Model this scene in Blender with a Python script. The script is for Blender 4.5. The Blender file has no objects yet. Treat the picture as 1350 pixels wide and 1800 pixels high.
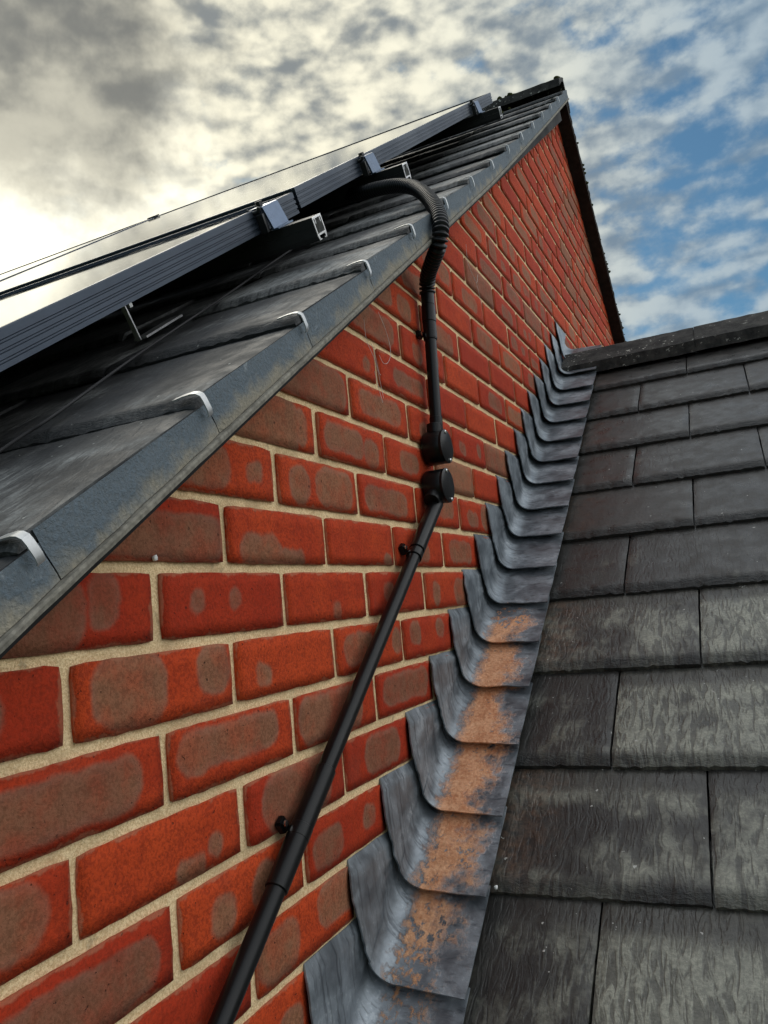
import bpy, bmesh, math, random
from mathutils import Vector, Matrix, noise
random.seed(7)
PI = math.pi
scn = bpy.context.scene
COL = scn.collection

# ------------------------------------------------------------------ camera
cam_d = bpy.data.cameras.new('camera')
cam = bpy.data.objects.new('camera', cam_d); COL.objects.link(cam)
cam_d.sensor_fit = 'VERTICAL'; cam_d.sensor_height = 36.0
cam_d.lens = 1374.4 / 1800 * 36.0
cam_d.clip_start = 0.02; cam_d.clip_end = 4000
RC = Matrix(((0.90115779, 0.1332361, 0.41250792), (0.4236271, -0.06882695, -0.9032181), (-0.0919496, 0.98869156, -0.11846636)))
cam.matrix_world = Matrix.Translation((0.51304977, -0.5856865, -0.01883037)) @ RC.to_4x4()
scn.camera = cam

# ------------------------------------------------------------------ node helper
class NB:
    def __init__(s, nt): s.nt = nt
    def __call__(s, typ, out=0, **kw):
        n = s.nt.nodes.new(typ)
        ramp = kw.pop('ramp', None)
        for k, v in kw.items():
            if hasattr(n, k) and not k[0].isupper(): setattr(n, k, v); continue
            key = int(k[1:]) if k[0] == 'I' and k[1:].isdigit() else k.replace('_', ' ')
            inp = n.inputs[key]
            if isinstance(v, bpy.types.NodeSocket): s.nt.links.new(v, inp)
            elif isinstance(v, bpy.types.Node): s.nt.links.new(v.outputs[0], inp)
            else: inp.default_value = v
        if ramp:
            cr = n.color_ramp
            while len(cr.elements) < len(ramp): cr.elements.new(0.5)
            for e, (p, c) in zip(cr.elements, ramp):
                e.position = p; e.color = c if len(c) == 4 else (*c, 1)
        return n.outputs[out] if out is not None else n
    def math(s, op, a, b=0.0, c=None, clamp=False):
        kw = dict(operation=op, use_clamp=clamp, I0=a, I1=b)
        if c is not None: kw['I2'] = c
        return s('ShaderNodeMath', **kw)
    def vm(s, op, a, b=(0, 0, 0), out=0):
        return s('ShaderNodeVectorMath', out, operation=op, I0=a, I1=b)
    def scale(s, v, k): 
        n = s.nt.nodes.new('ShaderNodeVectorMath'); n.operation = 'SCALE'
        s.nt.links.new(v, n.inputs[0])
        if isinstance(k, bpy.types.NodeSocket): s.nt.links.new(k, n.inputs['Scale'])
        else: n.inputs['Scale'].default_value = k
        return n.outputs[0]
    def mix(s, f, a, b, mode='MIX'):
        n = s.nt.nodes.new('ShaderNodeMix'); n.data_type = 'RGBA'; n.blend_type = mode; n.clamp_factor = True
        for i, v in ((0, f), (6, a), (7, b)):
            if isinstance(v, bpy.types.NodeSocket): s.nt.links.new(v, n.inputs[i])
            elif i and len(v) == 3: n.inputs[i].default_value = (*v, 1)
            else: n.inputs[i].default_value = v
        return n.outputs[2]
    def mr(s, v, a, b, c=0.0, d=1.0, smooth=True):
        return s('ShaderNodeMapRange', interpolation_type='SMOOTHSTEP' if smooth else 'LINEAR', Value=v, From_Min=a, From_Max=b, To_Min=c, To_Max=d)
    def noise(s, v, sc, det=4.0, rough=0.55, dist=0.0, out=0):
        return s('ShaderNodeTexNoise', out, Vector=v, Scale=sc, Detail=det, Roughness=rough, Distortion=dist)
    def attr(s, name, out=0): return s('ShaderNodeAttribute', out, attribute_type='OBJECT', attribute_name=name)
    def sep(s, v):
        n = s('ShaderNodeSeparateXYZ', None, Vector=v); return n.outputs[0], n.outputs[1], n.outputs[2]
    def comb(s, x, y, z): return s('ShaderNodeCombineXYZ', X=x, Y=y, Z=z)

# ------------------------------------------------------------------ sky, sun, exposure
SUN_DIR = Vector((-0.50, 0.50, 0.74)).normalized()      # the sun stands behind the heavy grey cloud
GLOW_DIR = Vector((-0.69, 0.56, 0.46)).normalized()     # bright thin cloud below it
SUN_EL = math.asin(SUN_DIR.z); SUN_AZ = math.atan2(SUN_DIR.x, SUN_DIR.y)
world = bpy.data.worlds.new('World'); scn.world = world; world.use_nodes = True
wt = world.node_tree; wt.nodes.clear(); w = NB(wt)
D = w('ShaderNodeTexCoord', out=0)                       # view direction
D = w.vm('NORMALIZE', D)
sky = w('ShaderNodeTexSky', sky_type='NISHITA', sun_disc=False, sun_elevation=SUN_EL, sun_rotation=SUN_AZ, air_density=1.0, dust_density=0.6, ozone_density=1.6)
sky = w.mix(1.0, sky, (0.022, 0.034, 0.036), 'MULTIPLY')
dx, dy, dz = w.sep(D)
dzc = w.math('MAXIMUM', dz, 0.0)
inv = w.math('DIVIDE', 1.0, w.math('ADD', dzc, 0.30))
P = w.comb(w.math('MULTIPLY', dx, inv), w.math('MULTIPLY', dy, inv), 0.0)
Dq = w.vm('MULTIPLY', D, (1.0, 1.0, 2.4))
Dq = w.vm('ADD', Dq, w.scale(w.vm('SUBTRACT', w('ShaderNodeTexNoise', 1, Vector=Dq, Scale=6.0, Detail=2.0), (0.5, 0.5, 0.5)), 0.07))
big = w.noise(Dq, 3.0, 3, 0.5)
rip = w.noise(Dq, 14.0, 1.0, 0.4)
fine = w.noise(w.vm('MULTIPLY', D, (1.0, 1.0, 1.5)), 38.0, 4, 0.55)
sd = w.vm('DOT_PRODUCT', D, tuple(GLOW_DIR), out=1)
near = w.mr(sd, 0.66, 0.94)
wall_fill = w.math('MULTIPLY', w.math('MAXIMUM', w.mr(dz, 0.60, 0.95, 0.0, 0.75), w.mr(dx, 0.14, 0.62)), w.mr(dy, -0.6, 0.25, 0.4, 1.0))          # unseen clouds overhead and to the right, brightness added to light the wall
dens = w.math('ADD', w.math('MULTIPLY', big, 0.62), w.math('ADD', w.math('MULTIPLY', rip, 1.05), w.math('MULTIPLY', fine, 0.55)))
dens = w.math('ADD', dens, w.math('MULTIPLY', near, 0.16))
dens = w.math('ADD', dens, w.math('MULTIPLY', w.mr(dz, 0.44, 0.62), 0.06))
dens = w.math('ADD', dens, w.math('MULTIPLY', w.math('MULTIPLY', w.mr(dx, -0.25, 0.05), w.mr(dx, 0.45, 0.15)), -0.085))
cov = w.mr(dens, 0.76, 1.12)
fl = w.mix(wall_fill, (0.205, 0.25, 0.28), (1.25, 1.24, 1.20))
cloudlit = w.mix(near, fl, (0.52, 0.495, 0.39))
rip2 = w.noise(w.vm('ADD', Dq, (3.7, 1.9, 8.3)), 17.0, 2.0, 0.5)
thick = w.mr(w.math('ADD', w.math('MULTIPLY', rip2, 0.66), w.math('MULTIPLY', fine, 0.34)), 0.34, 0.64)
shade = w.mix(near, w.mix(wall_fill, (0.085, 0.13, 0.18), (0.5, 0.55, 0.62)), (0.13, 0.142, 0.145))
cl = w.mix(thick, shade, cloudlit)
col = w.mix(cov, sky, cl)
col = w.mix(w.mr(sd, 0.955, 1.0, 0.0, 0.62), col, (1.05, 1.0, 0.80))
# one heavier grey cloud, high to the left of the sun
gd = Vector((-0.60, 0.54, 0.655)).normalized()
gdot = w.vm('DOT_PRODUCT', w.vm('NORMALIZE', w.vm('ADD', D, w.scale(w.vm('SUBTRACT', w('ShaderNodeTexNoise', 1, Vector=D, Scale=5.0, Detail=6.0, Roughness=0.6), (0.5, 0.5, 0.5)), 0.34))), tuple(gd), out=1)
gm = w.mr(gdot, 0.976, 0.996)
gcol = w.mix(w.mr(w.math('ADD', w.math('MULTIPLY', w.noise(D, 5.0, 6, 0.65), 0.7), w.math('MULTIPLY', rip2, 0.3)), 0.38, 0.62), (0.095, 0.097, 0.092), (0.27, 0.26, 0.215))
col = w.mix(w.math('MULTIPLY', gm, 0.95), col, gcol)
gnd = w.mr(dz, -0.06, -0.01)
col = w.mix(gnd, (0.10, 0.10, 0.09), col)
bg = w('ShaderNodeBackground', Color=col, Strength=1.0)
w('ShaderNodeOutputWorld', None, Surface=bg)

sun_d = bpy.data.lights.new('sun', 'SUN'); sun = bpy.data.objects.new('sun', sun_d); COL.objects.link(sun)
sun_d.energy = 0.5; sun_d.angle = math.radians(30); sun_d.color = (1.0, 0.94, 0.82)
sun.rotation_euler = SUN_DIR.to_track_quat('Z', 'Y').to_euler(); sun.location = (-3, 3, 6)

scn.view_settings.view_transform = 'Standard'; scn.view_settings.look = 'None'
scn.view_settings.exposure = 1.02; scn.view_settings.gamma = 1.0; scn.view_settings.use_curve_mapping = False
scn.cycles.max_bounces = 6; scn.cycles.diffuse_bounces = 3; scn.cycles.glossy_bounces = 3

# ------------------------------------------------------------------ object helpers
def thing(name, label, cat, loc=(0, 0, 0), group=None):
    o = bpy.data.objects.new(name, None); COL.objects.link(o); o.location = loc; o.empty_display_size = 0.05
    o['label'] = label; o['category'] = cat
    if group: o['group'] = group
    return o
def wloc(o):
    v = Vector((0, 0, 0))
    while o: v += o.location; o = o.parent
    return v
def link(name, me, parent=None, loc=None, rot=None, mat=None):
    o = bpy.data.objects.new(name, me); COL.objects.link(o)
    if parent:
        o.parent = parent
    if loc is not None: o.location = Vector(loc) - (wloc(parent) if parent else Vector())
    elif parent: o.location = -wloc(parent)
    if rot is not None: o.rotation_euler = rot
    if mat and not me.materials: me.materials.append(mat)
    return o
def mesh(name, vs, fs, mat=None, smooth=False):
    me = bpy.data.meshes.new(name); me.from_pydata([tuple(v) for v in vs], [], fs); me.update()
    if mat: me.materials.append(mat)
    if smooth: me.polygons.foreach_set('use_smooth', [True] * len(me.polygons))
    return me
def bmesh_done(bm, name, mat, smooth=False, angle=None):
    bmesh.ops.recalc_face_normals(bm, faces=bm.faces)
    me = bpy.data.meshes.new(name); bm.to_mesh(me); bm.free(); me.materials.append(mat)
    if smooth:
        me.polygons.foreach_set('use_smooth', [True] * len(me.polygons))
        if angle: me.set_sharp_from_angle(angle=math.radians(angle))
    return me
def box_bm(bm, pts8):
    vs = [bm.verts.new(p) for p in pts8]
    for f in ((0, 1, 2, 3), (7, 6, 5, 4), (0, 4, 5, 1), (1, 5, 6, 2), (2, 6, 7, 3), (3, 7, 4, 0)):
        bm.faces.new([vs[i] for i in f])
    return vs
def boxw(F, x0, x1, s0, s1, n0, n1, bevel=0.0):
    """box in roof coordinates mapped by F(x,s,n)"""
    bm = bmesh.new()
    box_bm(bm, [F(x0, s0, n0), F(x1, s0, n0), F(x1, s1, n0), F(x0, s1, n0), F(x0, s0, n1), F(x1, s0, n1), F(x1, s1, n1), F(x0, s1, n1)])
    bmesh.ops.recalc_face_normals(bm, faces=bm.faces)
    if bevel: bmesh.ops.bevel(bm, geom=list(bm.edges), offset=bevel, segments=2, affect='EDGES', profile=0.5)
    return bm
def tube(path, r, seg=20, caps=True, rf=None):
    """swept tube along a list of points; rf(i)->radius"""
    pts = [Vector(p) for p in path]; vs = []; fs = []
    up = Vector((0.3, 0.2, 1)).normalized(); t0 = (pts[1] - pts[0]).normalized()
    nrm = (up - t0 * up.dot(t0)).normalized()
    for i, p in enumerate(pts):
        t = (pts[min(i + 1, len(pts) - 1)] - pts[max(i - 1, 0)]).normalized()
        nrm = (nrm - t * nrm.dot(t)).normalized(); b = t.cross(nrm)
        rr = rf(i) if rf else r
        for k in range(seg):
            a = 2 * PI * k / seg
            vs.append(p + (nrm * math.cos(a) + b * math.sin(a)) * rr)
    for i in range(len(pts) - 1):
        for k in range(seg):
            fs.append((i * seg + k, i * seg + (k + 1) % seg, (i + 1) * seg + (k + 1) % seg, (i + 1) * seg + k))
    if caps:
        fs.append(tuple(range(seg - 1, -1, -1))); fs.append(tuple(range((len(pts) - 1) * seg, len(pts) * seg)))
    return vs, fs
def catmull(pts, n):
    out = []; P_ = [Vector(p) for p in pts]; P_ = [2 * P_[0] - P_[1]] + P_ + [2 * P_[-1] - P_[-2]]
    for i in range(1, len(P_) - 2):
        for k in range(n):
            t = k / n; a, b, c, d = P_[i - 1:i + 3]
            out.append(0.5 * ((2 * b) + (c - a) * t + (2 * a - 5 * b + 4 * c - d) * t * t + (3 * b - a - 3 * c + d) * t ** 3))
    out.append(P_[-2]); return out
def resample(pts, step):
    out = [pts[0].copy()]; acc = 0.0
    for a, b in zip(pts, pts[1:]):
        L = (b - a).length; t = step - acc
        while t <= L:
            out.append(a.lerp(b, t / L)); t += step
        acc = L - (t - step)
    return out
def nz(x, y=0.0, z=0.0): return noise.noise(Vector((x, y, z)))

# ------------------------------------------------------------------ roof frames
A = math.radians(35.0); CA, SA, TA = math.cos(A), math.sin(A), math.tan(A)
S = Vector((0, CA, SA)); Nn = Vector((0, -SA, CA))
U0 = Vector((0, -0.283, 0)); L0 = Vector((0, 1.094, 0))
def rise(s): return 0.033 * (max(0.0, s - 1.7) / 1.55) ** 1.3
def UF(x, s, n): return U0 + Vector((x, 0, 0)) + S * s + Nn * n
def UR(x, s, n): return UF(x, s, n + rise(s))
def LF(x, s, n): return L0 + Vector((x, 0, 0)) + S * s + Nn * n
APEX_Y, APEX_Z = 2.74, 2.105          # underside of the verge at the gable's top
FAR_T = 0.743

# ------------------------------------------------------------------ materials
def new_mat(name):
    m = bpy.data.materials.new(name); m.use_nodes = True; nt = m.node_tree; nt.nodes.clear()
    n = NB(nt); b = n('ShaderNodeBsdfPrincipled', None); o = n('ShaderNodeOutputMaterial', None, Surface=b.outputs[0])
    return m, n, b
def setb(n, b, **kw):
    for k, v in kw.items():
        i = b.inputs[k.replace('_', ' ')]
        if isinstance(v, bpy.types.NodeSocket): n.nt.links.new(v, i)
        else: i.default_value = (*v, 1) if isinstance(v, tuple) and len(v) == 3 else v
def bump(n, h, strength=0.5, dist=0.002, nrm=None):
    kw = dict(Height=h, Strength=strength, Distance=dist)
    if nrm is not None: kw['Normal'] = nrm
    return n('ShaderNodeBump', **kw)
def simple(name, col, rough=0.5, metal=0.0, var=0.25, nscale=60, bmp=0.0, spec=0.5):
    m, n, b = new_mat(name)
    oc = n('ShaderNodeTexCoord', 3)
    f = n.noise(oc, nscale, 5, 0.6)
    f2 = n.noise(oc, nscale * 0.13, 4, 0.6)
    k = n.math('ADD', n.math('MULTIPLY', f, 0.5), n.math('MULTIPLY', f2, 0.5))
    c = n.mix(n.mr(k, 0.3, 0.7), tuple(x * (1 - var) for x in col), tuple(x * (1 + var) for x in col))
    setb(n, b, Base_Color=c, Roughness=n.mr(f2, 0.3, 0.7, rough * 0.82, min(1, rough * 1.2)), Metallic=metal, Specular_IOR_Level=spec)
    if bmp: setb(n, b, Normal=bump(n, f, bmp, 0.001))
    return m

# brick: red body, browner "kiss marks" (two per brick, read from each brick's own properties)
M_BRICK, n, b = new_mat('brick')
oc = n('ShaderNodeTexCoord', 3); rnd = n('ShaderNodeObjectInfo', 5)
off = n.comb(n.math('MULTIPLY', rnd, 37.0), n.math('MULTIPLY', rnd, 91.0), n.math('MULTIPLY', rnd, 13.0))
p = n.vm('ADD', oc, off)
ma = n.attr('mark_a', 1); mb = n.attr('mark_b', 1); mc = n.attr('mark_c', 1)
hz = n.sep(mc)
wv = n.vm('SUBTRACT', n('ShaderNodeTexNoise', 1, Vector=p, Scale=28.0, Detail=3.0), (0.5, 0.5, 0.5))
_, oy, oz = n.sep(n.vm('ADD', oc, n.scale(wv, 0.016)))
def mark(at, hh):
    cx, cy, hx = n.sep(at); rad = n.math('MULTIPLY', n.math('MINIMUM', hx, hh), 0.92)
    ax = n.math('SUBTRACT', n.math('ABSOLUTE', n.math('SUBTRACT', oy, cx)), n.math('SUBTRACT', hx, rad))
    ay = n.math('SUBTRACT', n.math('ABSOLUTE', n.math('SUBTRACT', oz, cy)), n.math('SUBTRACT', hh, rad))
    ax = n.math('MAXIMUM', ax, 0.0); ay = n.math('MAXIMUM', ay, 0.0)
    d = n.math('SQRT', n.math('ADD', n.math('MULTIPLY', ax, ax), n.math('MULTIPLY', ay, ay)))
    return n.math('SUBTRACT', d, rad)
g2_ = n.noise(p, 60, 5, 0.6)
d = n.math('MINIMUM', mark(ma, hz[0]), mark(mb, hz[1]))
inside = n.mr(n.math('ADD', d, n.math('MULTIPLY', n.math('SUBTRACT', g2_, 0.5), 0.0055)), 0.0038, -0.0034)
core = n.mr(d, 0.002, -0.012)
g1 = n.noise(p, 300, 5, 0.7); g2 = n.noise(p, 70, 6, 0.68); g3 = n.noise(p, 14, 3, 0.6)
grain = n.math('ADD', n.math('MULTIPLY', g1, 0.7), n.math('MULTIPLY', g2, 0.3))
tone = n.mr(n.math('ADD', n.math('MULTIPLY', rnd, 0.55), n.math('MULTIPLY', g3, 0.75)), 0.3, 0.95)
red = n.mix(tone, (0.40, 0.031, 0.008), (0.56, 0.066, 0.013))
red = n.mix(n.mr(grain, 0.42, 0.56), n.mix(0.6, red, (0.22, 0.022, 0.006)), red)
brn = n.mix(tone, (0.245, 0.098, 0.055), (0.33, 0.145, 0.075))
brn = n.mix(n.mr(grain, 0.42, 0.56), n.mix(0.5, brn, (0.12, 0.048, 0.022)), brn)
halo = n.mix(0.3, brn, (0.36, 0.15, 0.11))
inside = n.math('MULTIPLY', inside, n.mr(n.noise(p, 24, 4, 0.65), 0.30, 0.62, 0.62, 1.0))
c = n.mix(inside, red, n.mix(core, halo, brn))
pits = n.mr(n.noise(p, 170, 2, 0.5), 0.70, 0.76)
c = n.mix(n.math('MULTIPLY', pits, 0.7), c, (0.05, 0.022, 0.014))
soot = n.mr(n.noise(p, 9, 4, 0.65), 0.55, 0.8)
c = n.mix(n.math('MULTIPLY', soot, 0.28), c, (0.14, 0.055, 0.04))
# pale mortar smear along the arrises
ey = n.math('SUBTRACT', 0.1062, n.math('ABSOLUTE', oy)); ez = n.math('SUBTRACT', 0.0313, n.math('ABSOLUTE', oz))
ed = n.math('ADD', n.math('MINIMUM', ey, ez), n.math('MULTIPLY', n.math('SUBTRACT', g2, 0.5), 0.012))
c = n.mix(n.mr(ed, 0.0016, -0.0012, 0.0, 0.5), c, (0.48, 0.20, 0.11))
hgt = n.math('ADD', n.math('MULTIPLY', g1, 0.5), n.math('ADD', n.math('MULTIPLY', g2, 1.0), n.math('MULTIPLY', pits, -0.8)))
setb(n, b, Base_Color=c, Roughness=0.86, Specular_IOR_Level=0.25, Normal=bump(n, hgt, 0.9, 0.0026))

M_MORTAR, n, b = new_mat('mortar')
oc = n('ShaderNodeTexCoord', 3)
f = n.noise(oc, 520, 4, 0.7); f2 = n.noise(oc, 70, 5, 0.6); f3 = n.noise(oc, 9, 5, 0.7)
c = n.mix(n.mr(f, 0.40, 0.60), (0.72, 0.51, 0.27), (0.99, 0.77, 0.46))
c = n.mix(n.mr(f3, 0.44, 0.68, 0, 0.6), c, (0.50, 0.36, 0.20))
c = n.mix(n.mr(f2, 0.60, 0.74, 0, 0.5), c, (0.25, 0.19, 0.12))
setb(n, b, Base_Color=c, Roughness=0.95, Specular_IOR_Level=0.1, Normal=bump(n, n.math('ADD', f, n.math('MULTIPLY', f2, 2.2)), 0.6, 0.003))

# textured slate tiles; property "wear" brings out the pale combed streaks, "rust" brick dust
def slate(name, dark, lite, warm, rlo=0.26, rhi=0.50):
    m, n, b = new_mat(name)
    oc = n('ShaderNodeTexCoord', 3); rnd = n('ShaderNodeObjectInfo', 5)
    p = n.vm('ADD', oc, n.comb(n.math('MULTIPLY', rnd, 53.0), n.math('MULTIPLY', rnd, 17.0), n.math('MULTIPLY', rnd, 29.0)))
    wp = n.vm('SUBTRACT', n('ShaderNodeTexNoise', 1, Vector=p, Scale=7.0, Detail=3.0, Roughness=0.5), (0.5, 0.5, 0.5))
    pw = n.vm('ADD', p, n.scale(wp, 0.022))
    st = n.noise(n.vm('MULTIPLY', pw, (105, 23, 20)), 1.0, 3, 0.5, 0.9)
    st2 = n.noise(n.vm('MULTIPLY', pw, (210, 40, 40)), 1.0, 3, 0.55)
    fg = n.noise(p, 240, 4, 0.7); bg_ = n.noise(p, 7, 5, 0.62); mid = n.noise(p, 26, 5, 0.6)
    streak = n.mr(n.math('ADD', n.math('MULTIPLY', st, 0.8), n.math('MULTIPLY', st2, 0.2)), 0.40, 0.56)
    _, ty, _z = n.sep(oc)
    wear = n.attr('wear', 2)
    area = n.math('ADD', n.math('MULTIPLY', n.math('SUBTRACT', bg_, 0.5), 1.5), n.math('ADD', wear, n.math('MULTIPLY', n.math('SUBTRACT', st, 0.5), 0.25)))
    upper = n.mr(n.math('ADD', ty, n.math('MULTIPLY', n.math('SUBTRACT', st, 0.5), 0.06)), 0.165, 0.195)      # pale streaks fade to a darker band towards the next course
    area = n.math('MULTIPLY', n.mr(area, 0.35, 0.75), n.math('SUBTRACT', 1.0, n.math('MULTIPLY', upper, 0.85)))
    base = n.mix(n.mr(bg_, 0.3, 0.7), dark, tuple(x * 1.55 for x in dark))
    base = n.mix(n.mr(mid, 0.45, 0.75, 0, 0.6), base, warm)
    base = n.mix(n.math('MULTIPLY', n.mr(rnd, 0.4, 1.0), 0.3), base, warm)
    lt = n.mix(n.mr(mid, 0.3, 0.7), lite, tuple(x * 1.6 for x in lite))
    c = n.mix(n.math('MULTIPLY', area, n.math('MULTIPLY_ADD', streak, 0.62, 0.38)), base, lt)
    c = n.mix(n.mr(fg, 0.4, 0.62, 0.35, 0.0), c, tuple(x * 0.5 for x in dark))
    spk = n.mr(n.noise(p, 95, 2, 0.5), 0.745, 0.765)
    c = n.mix(n.math('MULTIPLY', spk, 0.8), c, (0.5, 0.5, 0.46))
    ru = n.attr('rust', 2)
    _x = n.sep(oc)[0]
    rr = n.math('MULTIPLY', ru, n.mr(n.math('ADD', n.math('MULTIPLY', _x, 9.0), n.math('MULTIPLY', mid, 1.2)), 0.35, -0.55))
    c = n.mix(n.math('MULTIPLY', rr, n.math('MULTIPLY', n.mr(n.noise(p, 60, 5, 0.7), 0.35, 0.7), 0.22)), c, (0.34, 0.18, 0.10))
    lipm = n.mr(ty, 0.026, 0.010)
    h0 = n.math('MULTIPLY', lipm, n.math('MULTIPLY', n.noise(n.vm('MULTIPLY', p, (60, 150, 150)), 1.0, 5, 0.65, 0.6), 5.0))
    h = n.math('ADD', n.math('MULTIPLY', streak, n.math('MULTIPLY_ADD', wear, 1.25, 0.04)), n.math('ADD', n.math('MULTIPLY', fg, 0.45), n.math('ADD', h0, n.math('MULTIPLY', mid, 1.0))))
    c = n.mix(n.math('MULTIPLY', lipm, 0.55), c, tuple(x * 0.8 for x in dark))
    setb(n, b, Base_Color=c, Roughness=n.mr(mid, 0.3, 0.7, rlo, rhi), Specular_IOR_Level=0.42, Normal=bump(n, h, 0.45, 0.0014))
    return m
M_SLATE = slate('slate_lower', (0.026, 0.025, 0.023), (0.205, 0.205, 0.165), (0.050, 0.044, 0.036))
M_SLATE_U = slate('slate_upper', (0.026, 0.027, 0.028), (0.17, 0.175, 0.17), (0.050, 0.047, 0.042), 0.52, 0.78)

M_LEAD, n, b = new_mat('lead')
geo = n('ShaderNodeNewGeometry', 0); oc = n('ShaderNodeTexCoord', 3)
q = n.vm('SUBTRACT', geo, tuple(L0)); 
sS = n.vm('DOT_PRODUCT', q, tuple(S), out=1); sN = n.vm('DOT_PRODUCT', q, tuple(Nn), out=1); sX = n.sep(q)[0]
f = n.noise(oc, 18, 6, 0.62, 0.4); f2 = n.noise(oc, 130, 5, 0.65)
dr = n.noise(n.vm('MULTIPLY', oc, (34, 120, 10)), 1.0, 4, 0.6, 0.3)
c = n.mix(n.mr(f, 0.32, 0.68), (0.125, 0.143, 0.160), (0.30, 0.335, 0.365))
c = n.mix(n.mr(dr, 0.50, 0.72, 0, 0.7), c, (0.035, 0.042, 0.052))
c = n.mix(n.mr(n.math('ADD', n.math('MULTIPLY', f2, 0.5), n.math('MULTIPLY', f, 0.5)), 0.54, 0.66, 0, 0.6), c, (0.46, 0.50, 0.53))
# brick dust washed down into the angle
cen = n.math('MULTIPLY', n.mr(sS, -1.0, -0.55, 0.66, 1.0), n.mr(sS, 0.05, -0.22))
big_ = n.noise(geo, 13, 4, 0.65); med = n.noise(n.vm('MULTIPLY', geo, (1.0, 0.7, 0.7)), 75, 7, 0.74, 0.2)
edge_ = n.math('ADD', sX, n.math('ADD', n.math('MULTIPLY', n.math('SUBTRACT', big_, 0.5), 0.20), n.math('MULTIPLY', n.math('SUBTRACT', med, 0.5), 0.09)))
xr = n.math('MULTIPLY', n.mr(n.math('ADD', sX, n.math('MULTIPLY', n.math('SUBTRACT', med, 0.5), 0.05)), 0.020, 0.040), n.mr(edge_, 0.118, 0.072))
mk = n.math('ADD', n.math('MULTIPLY', cen, 0.62), n.math('ADD', n.math('MULTIPLY', med, 1.0), n.math('MULTIPLY', big_, 0.3)))
mk = n.math('MULTIPLY', n.mr(mk, 1.07, 1.17), n.math('MULTIPLY', xr, n.mr(cen, 0.0, 0.12)))
dust = n.mix(n.mr(n.math('ADD', n.math('MULTIPLY', n.noise(geo, 190, 4, 0.6), 0.45), n.math('MULTIPLY', n.noise(geo, 28, 5, 0.65), 0.55)), 0.36, 0.64), (0.52, 0.20, 0.085), (0.80, 0.42, 0.23))
dust = n.mix(n.mr(n.math('ADD', sS, n.math('MULTIPLY', n.math('SUBTRACT', big_, 0.5), 0.6)), -0.95, -0.55), n.mix(0.35, dust, (0.34, 0.22, 0.11)), dust)
c = n.mix(mk, c, dust)
setb(n, b, Base_Color=c, Metallic=n.math('MULTIPLY', n.math('SUBTRACT', 1.0, mk), 0.5), Roughness=n.mr(f, 0.3, 0.7, 0.34, 0.54), Specular_IOR_Level=0.5,
     Normal=bump(n, n.math('ADD', n.math('MULTIPLY', dr, 0.7), n.math('ADD', n.math('MULTIPLY', f2, 0.35), n.math('MULTIPLY', mk, n.math('MULTIPLY_ADD', n.noise(geo, 120, 4, 0.7), 3.0, 0.6)))), 0.6, 0.0016))

M_VERGE, n, b = new_mat('verge_mortar')
geo = n('ShaderNodeNewGeometry', 0); oc = n('ShaderNodeTexCoord', 3)
nV = n.vm('DOT_PRODUCT', n.vm('SUBTRACT', geo, tuple(U0)), tuple(Nn), out=1)
f = n.noise(geo, 26, 6, 0.65, 0.3); f2 = n.noise(geo, 260, 4, 0.7); f3 = n.noise(geo, 7, 3, 0.5)
k = n.math('ADD', n.math('MULTIPLY', nV, 20.0), n.math('ADD', n.math('MULTIPLY', f, 1.5), n.math('MULTIPLY', f3, 0.9)))
c = n.mix(n.mr(k, 0.16, 0.72), (0.32, 0.29, 0.225), (0.13, 0.165, 0.195))
c = n.mix(n.mr(f2, 0.35, 0.65, 0.4, 0.0), c, (0.10, 0.10, 0.09))
c = n.mix(n.mr(f, 0.62, 0.75, 0, 0.6), c, (0.40, 0.44, 0.46))
setb(n, b, Base_Color=c, Roughness=0.8, Specular_IOR_Level=0.3, Normal=bump(n, n.math('ADD', f2, n.math('MULTIPLY', f, 2.0)), 0.9, 0.0026))

M_UNDER = simple('undercloak_board', (0.23, 0.215, 0.18), 0.9, 0, 0.45, 160, 0.6, 0.2)
M_SOFFIT = simple('dark_soffit', (0.030, 0.025, 0.022), 0.9, 0, 0.5, 40, 0.4, 0.15)
M_RIDGE, n, b = new_mat('ridge_tile')
geo = n('ShaderNodeNewGeometry', 0)
f = n.noise(geo, 22, 6, 0.65); f2 = n.noise(geo, 200, 4, 0.7)
c = n.mix(n.mr(f, 0.35, 0.65), (0.014, 0.014, 0.013), (0.050, 0.048, 0.043))
li = n.mr(n.noise(geo, 85, 3, 0.55), 0.62, 0.66)
c = n.mix(n.math('MULTIPLY', li, n.mr(n.noise(geo, 11, 2), 0.42, 0.6)), c, (0.42, 0.42, 0.37))
setb(n, b, Base_Color=c, Roughness=0.85, Specular_IOR_Level=0.3, Normal=bump(n, n.math('ADD', f2, f), 0.8, 0.002))
M_MOSS = simple('moss', (0.045, 0.050, 0.016), 0.95, 0, 0.5, 120, 0.8, 0.1)
M_GALV = simple('galvanised_steel', (0.52, 0.53, 0.53), 0.42, 0.75, 0.18, 120)
M_ALU = simple('bare_aluminium', (0.62, 0.62, 0.61), 0.38, 0.85, 0.15, 200)
M_BLACKALU = simple('black_rail', (0.020, 0.021, 0.021), 0.5, 0.3, 0.25, 40)
M_FRAME = simple('panel_frame', (0.034, 0.046, 0.064), 0.42, 0.65, 0.12, 30)
M_CLAMP = simple('clamp_metal', (0.11, 0.15, 0.22), 0.32, 0.8, 0.12, 80)
M_PVC = simple('black_plastic', (0.0035, 0.004, 0.0045), 0.34, 0, 0.3, 50, 0.10, 0.28)
M_CABLE = simple('cable_sheath', (0.006, 0.006, 0.007), 0.7, 0, 0.2, 60)
M_WOODDECK = simple('roof_felt', (0.012, 0.012, 0.012), 0.95, 0, 0.3, 30)
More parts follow.
